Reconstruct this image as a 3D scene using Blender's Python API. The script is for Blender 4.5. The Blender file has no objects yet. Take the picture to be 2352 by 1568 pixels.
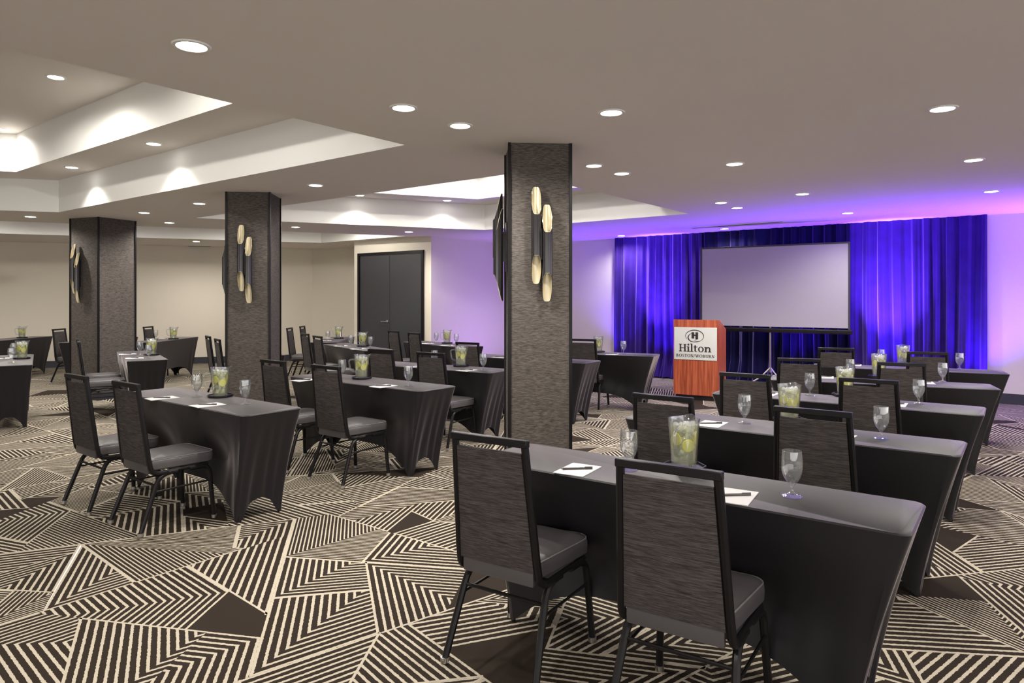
import bpy, bmesh, math, random
from mathutils import Vector, Matrix
random.seed(7)
C = bpy.context.scene.collection
PI = math.pi
# ------------------------------------------------------------------ camera, world, exposure
F, HY, HC = 1584.0, 685.0, 1.512           # focal length in px, horizon row, eye height (frame 2352x1568)
cd = bpy.data.cameras.new('camera'); cam = bpy.data.objects.new('camera', cd); C.objects.link(cam)
cam.location = (0, 0, HC); cam.rotation_euler = (PI/2, 0, 0)
cd.sensor_width = 36; cd.lens = F*36/2352; cd.shift_y = -(784-HY)/2352; cd.clip_start = 0.05
bpy.context.scene.camera = cam
wd = bpy.data.worlds.new('world'); bpy.context.scene.world = wd; wd.use_nodes = True
wd.node_tree.nodes['Background'].inputs[0].default_value = (1.0, 0.96, 0.93, 1)
wd.node_tree.nodes['Background'].inputs[1].default_value = 2.2
vs = bpy.context.scene.view_settings
vs.view_transform = 'Standard'; vs.look = 'None'; vs.gamma = 1; vs.use_curve_mapping = False; vs.exposure = 0.20
LAMP_W = 125.0
def at(px, py, z=0.0):
    Y = F*(HC-z)/(py-HY); return Vector(((px-1176)*Y/F, Y, z))
# uplights washing the curtain and walls
def spot(name, loc, target, w, col, size, blend=0.6, rad=0.06):
    l = bpy.data.lights.new(name, 'SPOT'); l.energy = w; l.color = col; l.spot_size = math.radians(size); l.spot_blend = blend; l.shadow_soft_size = rad
    o = bpy.data.objects.new(name, l); C.objects.link(o); o.location = loc
    o.rotation_euler = (Vector(target)-Vector(loc)).to_track_quat('-Z', 'Y').to_euler(); return o
PURP = (0.36, 0.17, 1.0); PURP2 = (0.15, 0.03, 1.0)
spot('uplight', (2.25, 12.40, 0.12), (2.92, 13.30, 2.0), 1150, PURP, 42, 1)
spot('uplight', (5.25, 9.95, 0.12), (6.02, 10.86, 2.0), 1700, PURP, 42, 1)
for x, y, w in ((1.85, 13.50, 260), (2.80, 12.80, 300), (4.60, 11.25, 260), (5.70, 10.40, 420), (6.65, 9.72, 380)):
    spot('uplight', (x, y, 0.12), (x-0.25, y-0.33, 2.7), w, PURP2, 112, 1)
spot('uplight', (7.75, 8.35, 0.10), (8.15, 8.95, 2.4), 620, (0.30, 0.13, 1.0), 130, 1)
spot('uplight', (0.60, 13.2, 0.10), (-0.7, 14.45, 1.6), 110, (0.50, 0.26, 1.0), 120, 1)
spot('uplight', (8.6, 7.9, 0.10), (8.2, 8.4, 2.7), 70, (1.0, 0.03, 0.08), 110, 1)

# ------------------------------------------------------------------ materials
def nt(name):
    m = bpy.data.materials.new(name); m.use_nodes = True; t = m.node_tree
    return m, t, t.nodes['Principled BSDF']
def mat(name, col, rough=0.5, metal=0.0, spec=0.5, var=0.0, vscale=6.0, bump=0.0, bscale=80, **kw):
    m, t, b = nt(name); b.inputs['Base Color'].default_value = (*col, 1); b.inputs['Roughness'].default_value = rough
    b.inputs['Metallic'].default_value = metal; b.inputs['Specular IOR Level'].default_value = spec
    for k, v in kw.items(): b.inputs[k].default_value = v
    tc = t.nodes.new('ShaderNodeTexCoord')
    n = t.nodes.new('ShaderNodeTexNoise'); n.inputs['Scale'].default_value = vscale; n.inputs['Detail'].default_value = 4
    t.links.new(tc.outputs['Object'], n.inputs['Vector'])
    r = t.nodes.new('ShaderNodeMapRange'); r.inputs[3].default_value = 1-var; r.inputs[4].default_value = 1+var
    t.links.new(n.outputs['Fac'], r.inputs[0])
    h = t.nodes.new('ShaderNodeHueSaturation'); h.inputs['Color'].default_value = (*col, 1)
    t.links.new(r.outputs[0], h.inputs['Value']); t.links.new(h.outputs[0], b.inputs['Base Color'])
    if bump:
        n2 = t.nodes.new('ShaderNodeTexNoise'); n2.inputs['Scale'].default_value = bscale; t.links.new(tc.outputs['Object'], n2.inputs['Vector'])
        bp = t.nodes.new('ShaderNodeBump'); bp.inputs['Strength'].default_value = bump; bp.inputs['Distance'].default_value = 0.004
        t.links.new(n2.outputs['Fac'], bp.inputs['Height']); t.links.new(bp.outputs[0], b.inputs['Normal'])
    return m
def emit(name, col, s):
    m, t, b = nt(name); b.inputs['Base Color'].default_value = (*col, 1); b.inputs['Emission Color'].default_value = (*col, 1)
    b.inputs['Emission Strength'].default_value = s; return m
def woven(name, dark, light, sx, sz, rough=0.8, spec=0.2):
    """horizontal slubbed weave: noise drawn out along the horizontal axes"""
    m, t, b = nt(name); tc = t.nodes.new('ShaderNodeTexCoord'); mp = t.nodes.new('ShaderNodeMapping')
    mp.inputs['Scale'].default_value = (sx, sx, sz); t.links.new(tc.outputs['Object'], mp.inputs['Vector'])
    n = t.nodes.new('ShaderNodeTexNoise'); n.inputs['Scale'].default_value = 1; n.inputs['Detail'].default_value = 5; n.inputs['Roughness'].default_value = 0.75
    t.links.new(mp.outputs[0], n.inputs['Vector'])
    r = t.nodes.new('ShaderNodeValToRGB'); r.color_ramp.elements[0].position = 0.38; r.color_ramp.elements[1].position = 0.66
    r.color_ramp.elements[0].color = (*dark, 1); r.color_ramp.elements[1].color = (*light, 1)
    t.links.new(n.outputs['Fac'], r.inputs[0]); t.links.new(r.outputs[0], b.inputs['Base Color'])
    b.inputs['Roughness'].default_value = rough; b.inputs['Specular IOR Level'].default_value = spec
    bp = t.nodes.new('ShaderNodeBump'); bp.inputs['Strength'].default_value = 0.25; bp.inputs['Distance'].default_value = 0.002
    t.links.new(n.outputs['Fac'], bp.inputs['Height']); t.links.new(bp.outputs[0], b.inputs['Normal'])
    return m
def wood(name, a, b_, c):
    m, t, b = nt(name); tc = t.nodes.new('ShaderNodeTexCoord'); mp = t.nodes.new('ShaderNodeMapping')
    mp.inputs['Scale'].default_value = (38, 38, 1.6); t.links.new(tc.outputs['Object'], mp.inputs['Vector'])
    n = t.nodes.new('ShaderNodeTexNoise'); n.inputs['Scale'].default_value = 1; n.inputs['Detail'].default_value = 6; n.inputs['Distortion'].default_value = 0.6
    t.links.new(mp.outputs[0], n.inputs['Vector'])
    r = t.nodes.new('ShaderNodeValToRGB'); e = r.color_ramp.elements; e[0].position = 0.3; e[0].color = (*a, 1); e[1].position = 0.7; e[1].color = (*c, 1)
    k = e.new(0.5); k.color = (*b_, 1)
    t.links.new(n.outputs['Fac'], r.inputs[0]); t.links.new(r.outputs[0], b.inputs['Base Color']); b.inputs['Roughness'].default_value = 0.35
    return m
def clear(name, tint=(1, 1, 1), refl=0.10, edge=0.75, rough=0.02, body=0.0, bcol=(0.9, 0.95, 0.8)):
    """thin clear glass or water: see-through, mirror-like towards its rims"""
    m = bpy.data.materials.new(name); m.use_nodes = True; t = m.node_tree; t.nodes.clear()
    o = t.nodes.new('ShaderNodeOutputMaterial'); tr = t.nodes.new('ShaderNodeBsdfTransparent'); tr.inputs[0].default_value = (*tint, 1)
    gl = t.nodes.new('ShaderNodeBsdfGlossy'); gl.inputs['Roughness'].default_value = rough
    lw = t.nodes.new('ShaderNodeLayerWeight'); lw.inputs['Blend'].default_value = 0.35
    mr = t.nodes.new('ShaderNodeMapRange'); mr.inputs[3].default_value = refl; mr.inputs[4].default_value = edge
    mx = t.nodes.new('ShaderNodeMixShader'); t.links.new(lw.outputs['Facing'], mr.inputs[0]); t.links.new(mr.outputs[0], mx.inputs[0])
    base = tr
    if body > 0:
        df = t.nodes.new('ShaderNodeBsdfTranslucent'); df.inputs[0].default_value = (*bcol, 1)
        d2 = t.nodes.new('ShaderNodeBsdfDiffuse'); d2.inputs[0].default_value = (*bcol, 1)
        a = t.nodes.new('ShaderNodeMixShader'); a.inputs[0].default_value = 0.5; t.links.new(df.outputs[0], a.inputs[1]); t.links.new(d2.outputs[0], a.inputs[2])
        m2 = t.nodes.new('ShaderNodeMixShader'); m2.inputs[0].default_value = body; t.links.new(tr.outputs[0], m2.inputs[1]); t.links.new(a.outputs[0], m2.inputs[2]); base = m2
    t.links.new(base.outputs[0], mx.inputs[1]); t.links.new(gl.outputs[0], mx.inputs[2]); t.links.new(mx.outputs[0], o.inputs[0])
    return m
M = {}
M['soffit'] = mat('ceiling_paint', (0.76, 0.71, 0.675), 0.85, var=0.02, vscale=0.8, spec=0.2)
M['recess'] = mat('recess_paint', (0.90, 0.90, 0.87), 0.8, var=0.01, spec=0.2)
M['wall'] = mat('wall_paint', (0.70, 0.645, 0.55), 0.85, var=0.02, vscale=2, spec=0.2)
M['wallpale'] = mat('pale_wall_paint', (0.62, 0.57, 0.55), 0.85, var=0.02, vscale=2, spec=0.2)
M['base'] = mat('baseboard_paint', (0.030, 0.030, 0.042), 0.45)
M['door'] = mat('door_paint', (0.035, 0.035, 0.040), 0.5, var=0.05)
M['frame'] = mat('black_powder_coat', (0.007, 0.006, 0.007), 0.36, spec=0.25)
M['steel'] = mat('satin_steel', (0.62, 0.60, 0.57), 0.3, 1.0)
M['vinyl'] = mat('grey_vinyl', (0.068, 0.062, 0.066), 0.40, spec=0.6, var=0.06, bump=0.15, bscale=60)
M['pipe'] = mat('piping_vinyl', (0.16, 0.15, 0.15), 0.4)
M['weave'] = woven('chair_weave', (0.020, 0.017, 0.017), (0.100, 0.086, 0.083), 14, 380)
M['pillar'] = woven('pillar_weave', (0.026, 0.021, 0.019), (0.155, 0.136, 0.122), 22, 330)
M['cloth'] = mat('black_stretch_cloth', (0.0075, 0.0060, 0.0090), 0.50, spec=0.40, var=0.08, vscale=60, **{'Sheen Weight': 0.35, 'Sheen Roughness': 0.3, 'Sheen Tint': (1, 0.90, 0.90, 1)})
M['paper'] = mat('paper', (0.58, 0.57, 0.58), 0.7)
M['pen'] = mat('pen_plastic', (0.07, 0.06, 0.06), 0.3)
M['tray'] = mat('tray_plastic', (0.008, 0.008, 0.012), 0.25)
M['glass'] = clear('clear_glass', (0.98, 0.99, 0.99), 0.09, 0.65, body=0.035, bcol=(0.9, 0.95, 1.0))  # faint white body paints milky highlights into the glass
M['water'] = clear('lemon_water', (0.97, 0.98, 0.90), 0.03, 0.25, 0.05, body=0.15, bcol=(1.0, 1.0, 0.55))
M['ice'] = clear('ice', (0.95, 0.97, 0.98), 0.18, 0.7, 0.12, body=0.55, bcol=(1.0, 1.0, 0.97))
M['rind'] = mat('lemon_rind', (0.95, 0.85, 0.03), 0.4)
M['pulp'] = mat('lemon_pulp', (0.97, 0.93, 0.33), 0.4, var=0.10, vscale=120)
M['brass'] = mat('brushed_brass', (0.62, 0.55, 0.38), 0.42, 0.6)
M['tube'] = mat('black_lacquer', (0.012, 0.011, 0.012), 0.18, spec=0.7)
M['trimw'] = mat('white_trim', (0.8, 0.8, 0.78), 0.4)
M['lens'] = emit('lamp_lens', (1.0, 0.97, 0.90), 14)
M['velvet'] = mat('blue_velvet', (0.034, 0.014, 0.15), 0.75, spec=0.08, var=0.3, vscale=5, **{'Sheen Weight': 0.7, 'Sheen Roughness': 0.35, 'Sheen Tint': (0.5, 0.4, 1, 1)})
M['velvet_shaded'] = mat('shaded_blue_velvet', (0.006, 0.005, 0.04), 0.75, spec=0.08, var=0.25, vscale=5, **{'Sheen Weight': 0.5, 'Sheen Roughness': 0.35, 'Sheen Tint': (0.5, 0.4, 1, 1)})  # same blue velvet, with the shade between the uplights put into its colour
M['screen'] = mat('screen_fabric', (0.40, 0.375, 0.39), 0.9, spec=0.1)
M['wood'] = wood('cherry_veneer', (0.20, 0.035, 0.014), (0.36, 0.075, 0.032), (0.50, 0.13, 0.06))
M['plate'] = mat('brushed_plate', (0.66, 0.67, 0.65), 0.45, 0.25, var=0.05, vscale=9)
M['ink'] = mat('sign_ink', (0.020, 0.012, 0.016), 0.5)
M['kick'] = mat('dark_plinth', (0.012, 0.008, 0.010), 0.6)
def carpet(stripe):
    """stripe=True: cream lines run where the second UV coordinate (in line periods) is near a whole number"""
    m, t, b = nt('carpet'); N = t.nodes.new; L = t.links.new
    def mth(op, a, b_=None):
        n = N('ShaderNodeMath'); n.operation = op
        for i, v in enumerate((a, b_)):
            if v is None: continue
            if isinstance(v, (int, float)): n.inputs[i].default_value = v
            else: L(v, n.inputs[i])
        return n.outputs[0]
    tc = N('ShaderNodeTexCoord'); s = N('ShaderNodeSeparateXYZ'); L(tc.outputs['UV'], s.inputs[0])
    w = N('ShaderNodeTexNoise'); w.inputs['Scale'].default_value = 60; L(tc.outputs['Object'], w.inputs['Vector'])
    tw = mth('ADD', s.outputs[1], mth('MULTIPLY', mth('SUBTRACT', w.outputs['Fac'], 0.5), 0.22))
    st = mth('LESS_THAN', mth('FRACT', tw), 0.35) if stripe == 1 else (1.0 if stripe == 2 else 0.0)
    n = N('ShaderNodeTexNoise'); n.inputs['Scale'].default_value = 260; n.inputs['Detail'].default_value = 3; L(tc.outputs['Object'], n.inputs['Vector'])
    mx = N('ShaderNodeMix'); mx.data_type = 'RGBA'
    if isinstance(st, float): mx.inputs[0].default_value = st
    else: L(st, mx.inputs[0])
    mx.inputs[6].default_value = (0.026, 0.019, 0.014, 1); mx.inputs[7].default_value = (0.45, 0.40, 0.32, 1)
    hs = N('ShaderNodeHueSaturation'); L(mx.outputs[2], hs.inputs['Color']); L(mth('ADD', 0.65, mth('MULTIPLY', n.outputs['Fac'], 0.7)), hs.inputs['Value'])
    L(hs.outputs[0], b.inputs['Base Color']); b.inputs['Roughness'].default_value = 0.95; b.inputs['Specular IOR Level'].default_value = 0.1
    bp = N('ShaderNodeBump'); bp.inputs['Strength'].default_value = 0.4; bp.inputs['Distance'].default_value = 0.004; L(n.outputs['Fac'], bp.inputs['Height']); L(bp.outputs[0], b.inputs['Normal'])
    return m
M['carpet'] = carpet(1); M['carpet_line'] = carpet(2); M['carpet_dark'] = carpet(0)

# ------------------------------------------------------------------ mesh helpers
def obj(name, bm, m, parent=None, smooth=False, loc=None, rotz=0):
    bmesh.ops.recalc_face_normals(bm, faces=bm.faces)
    me = bpy.data.meshes.new(name); bm.to_mesh(me); bm.free()
    for mm in (m if isinstance(m, list) else [m]): me.materials.append(mm)
    if smooth:
        for p in me.polygons: p.use_smooth = True
        me.set_sharp_from_angle(angle=math.radians(40))
    o = bpy.data.objects.new(name, me); C.objects.link(o)
    if parent: o.parent = parent
    if loc is not None: o.location = loc
    if rotz: o.rotation_euler = (0, 0, rotz)
    return o
def tag(o, label, cat, group=None):
    o['label'] = label; o['category'] = cat
    if group: o['group'] = group
    return o
def thing(name, label, cat, loc=(0, 0, 0), rotz=0, group=None):
    o = bpy.data.objects.new(name, None); C.objects.link(o); o.empty_display_size = 0.1
    o.location = loc; o.rotation_euler = (0, 0, rotz); return tag(o, label, cat, group)
def struct(name, bm, m, parent=None, **k):
    o = obj(name, bm, m, parent, **k)
    if parent is None: o['kind'] = 'structure'
    return o
def kids(o): return [c for c in C.objects if c.parent == o]
def dup(root, loc, rotz, label, group=None):
    def cp(o, par):
        c = o.copy(); C.objects.link(c); c.parent = par
        for ch in KIDS.get(o.name, []): cp(ch, c)
        return c
    KIDS = {}
    for o in C.objects:
        if o.parent: KIDS.setdefault(o.parent.name, []).append(o)
    r = cp(root, None); r.location = loc; r.rotation_euler = (0, 0, rotz); r['label'] = label
    if group: r['group'] = group
    return r
def box(bm, x0, x1, y0, y1, z0, z1, bev=0, seg=2):
    r = bmesh.ops.create_cube(bm, size=1, matrix=Matrix.Translation(((x0+x1)/2, (y0+y1)/2, (z0+z1)/2)) @ Matrix.Diagonal((x1-x0, y1-y0, z1-z0, 1)))
    if bev:
        es = list({e for v in r['verts'] for e in v.link_edges})
        bmesh.ops.bevel(bm, geom=es, offset=bev, segments=seg, affect='EDGES', profile=0.6)
def prism(bm, pts, z0, z1):
    """vertical prism over the polygon pts (x, y)"""
    a = [bm.verts.new((x, y, z0)) for x, y in pts]; b = [bm.verts.new((x, y, z1)) for x, y in pts]; n = len(pts)
    bm.faces.new(a); bm.faces.new(b)
    for i in range(n): bm.faces.new((a[i], a[(i+1) % n], b[(i+1) % n], b[i]))
def extr(bm, pts, d):
    """closed 3-D polygon pts pushed along the vector d"""
    a = [bm.verts.new(p) for p in pts]; b = [bm.verts.new(Vector(p)+Vector(d)) for p in pts]; n = len(pts)
    bm.faces.new(a); bm.faces.new(b)
    for i in range(n): bm.faces.new((a[i], a[(i+1) % n], b[(i+1) % n], b[i]))
def tube(bm, pts, r, n=8, sq=0.0, cap=True):
    """swept tube; sq=1 gives a rounded square section"""
    P = [Vector(p) for p in pts]; rings = []; up = None
    for i, p in enumerate(P):
        t = (P[min(i+1, len(P)-1)]-P[max(i-1, 0)]).normalized()
        if up is None:
            up = Vector((1, 0, 0)) if abs(t.x) < 0.7 else Vector((0, 0, 1))
        up = (up-t*up.dot(t)).normalized(); s = t.cross(up)
        ring = []
        for k in range(n):
            a = 2*PI*(k+0.5)/n; c, d = math.cos(a), math.sin(a)
            q = 1/max(abs(c), abs(d))*0.93 if sq else 1
            ring.append(bm.verts.new(p+(up*c+s*d)*r*(1+(q-1)*sq)))
        rings.append(ring)
    for a, b in zip(rings, rings[1:]):
        for k in range(n): bm.faces.new((a[k], a[(k+1) % n], b[(k+1) % n], b[k]))
    if cap: bm.faces.new(rings[0]); bm.faces.new(rings[-1])
def bend(a, b, c, r, n=5):
    """corner b between a and c rounded with radius about r"""
    a, b, c = Vector(a), Vector(b), Vector(c); p = b+(a-b).normalized()*r; q = b+(c-b).normalized()*r
    return [tuple((1-t)**2*p+2*t*(1-t)*b+t*t*q) for t in [i/n for i in range(n+1)]]
def lathe(bm, prof, n=24, closed=False, cx=0, cy=0):
    rings = []
    for r, z in prof:
        if r < 1e-6: rings.append([bm.verts.new((cx, cy, z))])
        else: rings.append([bm.verts.new((cx+r*math.cos(2*PI*k/n), cy+r*math.sin(2*PI*k/n), z)) for k in range(n)])
    for a, b in zip(rings, rings[1:]):
        if len(a) == 1 and len(b) == 1: continue
        for k in range(n):
            k2 = (k+1) % n
            if len(a) == 1: bm.faces.new((a[0], b[k], b[k2]))
            elif len(b) == 1: bm.faces.new((a[k], a[k2], b[0]))
            else: bm.faces.new((a[k], a[k2], b[k2], b[k]))
def B(): return bmesh.new()

# ------------------------------------------------------------------ the room
CZ, LZ, TZ = 2.72, 3.166, 3.66             # soffit, first and second recess levels
def cutpoly(P, p, d):
    """split the convex polygon P by the line through p along d"""
    n = Vector((-d.y, d.x)); A, Bq = [], []
    for i in range(len(P)):
        a, b = P[i], P[(i+1) % len(P)]; sa, sb = (a-p).dot(n), (b-p).dot(n)
        if sa >= 0: A.append(a)
        if sa <= 0: Bq.append(a)
        if sa*sb < -1e-12:
            q = a+(b-a)*(sa/(sa-sb)); A.append(q); Bq.append(q)
    return A, Bq
def area(P): return abs(sum(P[i].x*P[(i+1) % len(P)].y-P[(i+1) % len(P)].x*P[i].y for i in range(len(P))))/2
def floor_carpet():
    rnd = random.Random(12); bm = B(); uv = bm.loops.layers.uv.new('UVMap'); leaves = []
    ang = [0.30, 0.30+PI/3, 0.30+2*PI/3, 0.30+PI/6, 0.30+PI/2, 0.30+5*PI/6]
    def rec(P, dep):
        ar = area(P); far = max(0, sum(p.y for p in P)/len(P)-6)
        if len(P) < 3: return
        if ar < rnd.uniform(0.12, 0.58) or dep > 16: leaves.append(P); return
        c = sum(P, Vector((0, 0)))/len(P)
        # longest extent
        best = max(((a-b).length, a, b) for a in P for b in P if a is not b and True) if False else None
        L = 0
        for a in P:
            for b in P:
                if (a-b).length > L: L = (a-b).length; ax = (a-b).normalized()
        cand = sorted(ang, key=lambda q: abs(math.cos(q)*ax.x+math.sin(q)*ax.y)+rnd.random()*0.75)
        q = cand[0]+rnd.uniform(-0.16, 0.16); d = Vector((math.cos(q), math.sin(q)))
        A_, B_ = cutpoly(P, c+ax*rnd.uniform(-0.14, 0.14)*L, d)
        rec(A_, dep+1); rec(B_, dep+1)
    rec([Vector(p) for p in ((-16, -5), (13, -5), (13, 20), (-16, 20))], 0)
    def emitp(P, mi, tf):
        if len(P) < 3 or area(P) < 1e-6: return
        try: f = bm.faces.new([bm.verts.new((p.x, p.y, 0)) for p in P])
        except ValueError: return
        f.material_index = mi
        for l in f.loops: l[uv].uv = (0, tf(Vector((l.vert.co.x, l.vert.co.y))))
    for P in leaves:
        n = len(P); sg = sum(P[i].x*P[(i+1) % n].y-P[(i+1) % n].x*P[i].y for i in range(n))
        if sg < 0: P.reverse()
        # drop tiny edges
        Q = [p for i, p in enumerate(P) if (p-P[i-1]).length > 0.01]
        if len(Q) < 3: continue
        P = Q; n = len(P)
        per = 1/rnd.choice((23, 25, 27, 27, 42)); r = rnd.random(); bw = 0.012
        E = [((P[(i+1) % n]-P[i]).length, i) for i in range(n)]
        # cream border along one or two edges
        def edist(i):
            a = P[i]; d = (P[(i+1) % n]-a).normalized(); nn = Vector((-d.y, d.x)); return lambda p: (p-a).dot(nn)
        if area(P) < 0.17 and r < 0.26: emitp(P, 2, lambda p: 0); continue
        k = max(E)[1] if rnd.random() < 0.6 else rnd.randrange(n)
        if r < 0.62:       # nested bends that follow two neighbouring edges
            k2 = (k+1) % n; v = P[k2]; d1 = (P[k]-v).normalized(); d2 = (P[(k2+1) % n]-v).normalized(); bi = (d1+d2)
            if bi.length < 0.15: bi = Vector((-d2.y, d2.x))
            A_, B_ = cutpoly(P, v, bi.normalized()); f1, f2 = edist(k), edist(k2)
            for S_ in (A_, B_):
                if len(S_) < 3: continue
                c = sum(S_, Vector((0, 0)))/len(S_); f = f1 if abs(f1(c)) < abs(f2(c)) else f2
                emitp(S_, 0, lambda p, f=f: f(p)/per)
        else:
            f = edist(k); a = rnd.choice((0, 0, 1)); q = rnd.choice(ang); dq = Vector((math.cos(q), math.sin(q)))
            emitp(P, 0, (lambda p: p.dot(dq)/per) if a else (lambda p: f(p)/per))
        # border line along one more edge
        for kb in {rnd.randrange(n), rnd.randrange(n)}:
            a, b = P[kb], P[(kb+1) % n]; d = (b-a).normalized(); nn = Vector((-d.y, d.x))
            vs_ = [bm.verts.new((p.x, p.y, 0.0006)) for p in (a, b, b+nn*bw, a+nn*bw)]; fc = bm.faces.new(vs_); fc.material_index = 1
    me = bpy.data.meshes.new('floor'); bm.to_mesh(me); bm.free()
    for m_ in ('carpet', 'carpet_line', 'carpet_dark'): me.materials.append(M[m_])
    o = bpy.data.objects.new('floor', me); C.objects.link(o); o['kind'] = 'structure'
floor_carpet()
def inset(poly, d):
    n = len(poly); ar = sum(poly[i][0]*poly[(i+1) % n][1]-poly[(i+1) % n][0]*poly[i][1] for i in range(n)); sg = 1 if ar > 0 else -1
    out = []
    for i in range(n):
        p0, p1, p2 = Vector(poly[i-1]), Vector(poly[i]), Vector(poly[(i+1) % n])
        d1 = (p1-p0).normalized(); d2 = (p2-p1).normalized(); n1 = Vector((-d1.y, d1.x))*sg; n2 = Vector((-d2.y, d2.x))*sg
        bis = (n1+n2).normalized(); out.append(tuple(p1+bis*(d/bis.dot(n1))))
    return out
def xy(px, py): v = at(px, py, CZ); return (v.x, v.y)
cof1 = [xy(929.6, 332.7), xy(135, 487), (-10.4, 8.55), (-6.4, 0.3), (-4.45, 0.75)]
cof1[4] = tuple(Vector(cof1[0])+(Vector(xy(0, 108))-Vector(cof1[0]))*2.2)
cof1[3] = tuple(Vector(cof1[4])+(Vector(cof1[1])-Vector(cof1[0]))*0.62)
cof2 = [xy(449, 500.5), xy(1186, 397), xy(1582, 490.5), xy(1113, 528)]
cof3 = [xy(-700, 481), xy(933, 541.9), xy(737.5, 557.5), xy(-500, 521.5)]
def fillpoly(bm, outer, holes, z):
    es = []
    for lp in [outer]+holes:
        vv = [bm.verts.new((x, y, z)) for x, y in lp]; es += [bm.edges.new((vv[i], vv[(i+1) % len(vv)])) for i in range(len(vv))]
    bmesh.ops.triangle_fill(bm, edges=es, use_beauty=True)
def ring(bm, lp, z0, z1):
    a = [bm.verts.new((x, y, z0)) for x, y in lp]; b = [bm.verts.new((x, y, z1)) for x, y in lp]; n = len(lp)
    for i in range(n): bm.faces.new((a[i], a[(i+1) % n], b[(i+1) % n], b[i]))
in1, in2 = inset(cof1, 0.595), inset(cof2, 0.60)
bm = B(); fillpoly(bm, [(-16, -5), (13, -5), (13, 20), (-16, 20)], [cof1, cof2, cof3], CZ); struct('ceiling', bm, M['soffit'])
bm = B(); fillpoly(bm, cof1, [in1], LZ); fillpoly(bm, cof2, [in2], LZ); fillpoly(bm, cof3, [], LZ-0.12)
fillpoly(bm, in1, [], TZ); fillpoly(bm, in2, [], TZ); struct('ceiling_recess', bm, M['soffit'])
bm = B()
for lp, a, b in ((cof1, CZ, LZ), (cof2, CZ, LZ), (cof3, CZ, LZ-0.12), (in1, LZ, TZ), (in2, LZ, TZ)): ring(bm, lp, a, b)
struct('ceiling_recess_sides', bm, M['recess'])
# walls, each a slab whose inner face runs from a to b
K0, K1, K2, K3, K4, K5, K6, K7 = (-14.6, 13.35), (-4.9, 16.9), (-3.74, 16.38), (-3.36, 14.69), (-1.57, 13.39), (0.14, 15.58), (11.2, 6.51), (13.0, 4.8)
def wall(name, a, b, m, h=CZ, t=0.12, base=True, k=[0]):
    a, b = Vector(a), Vector(b); d = (b-a).normalized(); n = Vector((-d.y, d.x))
    bm = B(); prism(bm, [tuple(a), tuple(b), tuple(b+n*t), tuple(a+n*t)], 0, h+0.0); struct('wall_'+name, bm, m)
    if base:
        bm = B(); w = -n*0.015; prism(bm, [tuple(a), tuple(a+w), tuple(b+w), tuple(b)], 0, 0.135)
        prism(bm, [tuple(a), tuple(a+w*0.6), tuple(b+w*0.6), tuple(b)], 0.135, 0.150); struct('baseboard_'+name, bm, M['base'])
wall('back_left', K0, K1, M['wall']); wall('back_corner', K1, K2, M['wall']); wall('return', K2, K3, M['wall'], base=False)
wall('door_side', K3, K4, M['wall'], base=False); wall('beside_door', K4, K5, M['wallpale']); wall('front', K5, K6, M['wallpale'])
wall('left', (-14.6, -4), K0, M['wall'])
# double door
def on_front(a, b, s, off=0.0, z=0.0):
    a, b = Vector(a), Vector(b); d = (b-a).normalized(); n = Vector((d.y, -d.x)); p = a+d*s+n*off; return Vector((p.x, p.y, z))
ddir = math.atan2(K4[1]-K3[1], K4[0]-K3[0])
doorE = bpy.data.objects.new('door_1', None); C.objects.link(doorE); doorE['kind'] = 'structure'
doorE.location = on_front(K3, K4, 0); doorE.rotation_euler = (0, 0, ddir)
s0, s1, dh = 0.135, 2.035, 2.46
bm = B(); box(bm, s0, s0+0.06, -0.035, 0.0, 0, dh); box(bm, s1-0.06, s1, -0.035, 0.0, 0, dh); box(bm, s0, s1, -0.035, 0.0, dh-0.06, dh); obj('door_frame', bm, M['frame'], doorE)
mid = (s0+s1)/2
for a, b in ((s0+0.065, mid-0.004), (mid+0.004, s1-0.065)):
    bm = B(); box(bm, a, b, -0.016, -0.001, 0.01, dh-0.065, 0.002, 1); obj('door_leaf', bm, M['door'], doorE)
bm = B(); lathe(bm, [(0.0, -0.012), (0.028, -0.012), (0.030, 0), (0.028, 0.006), (0, 0.006)], 20)
bmesh.ops.rotate(bm, verts=bm.verts, cent=(0, 0, 0), matrix=Matrix.Rotation(PI/2, 3, 'X')); bmesh.ops.translate(bm, verts=bm.verts, vec=(mid-0.07, -0.024, 1.04))
tube(bm, [(mid-0.07, -0.025, 1.04), (mid-0.07, -0.06, 1.04), (mid-0.09, -0.066, 1.04), (mid-0.20, -0.066, 1.04)], 0.010, 8); obj('door_handle', bm, M['steel'], doorE, smooth=True)

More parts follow.
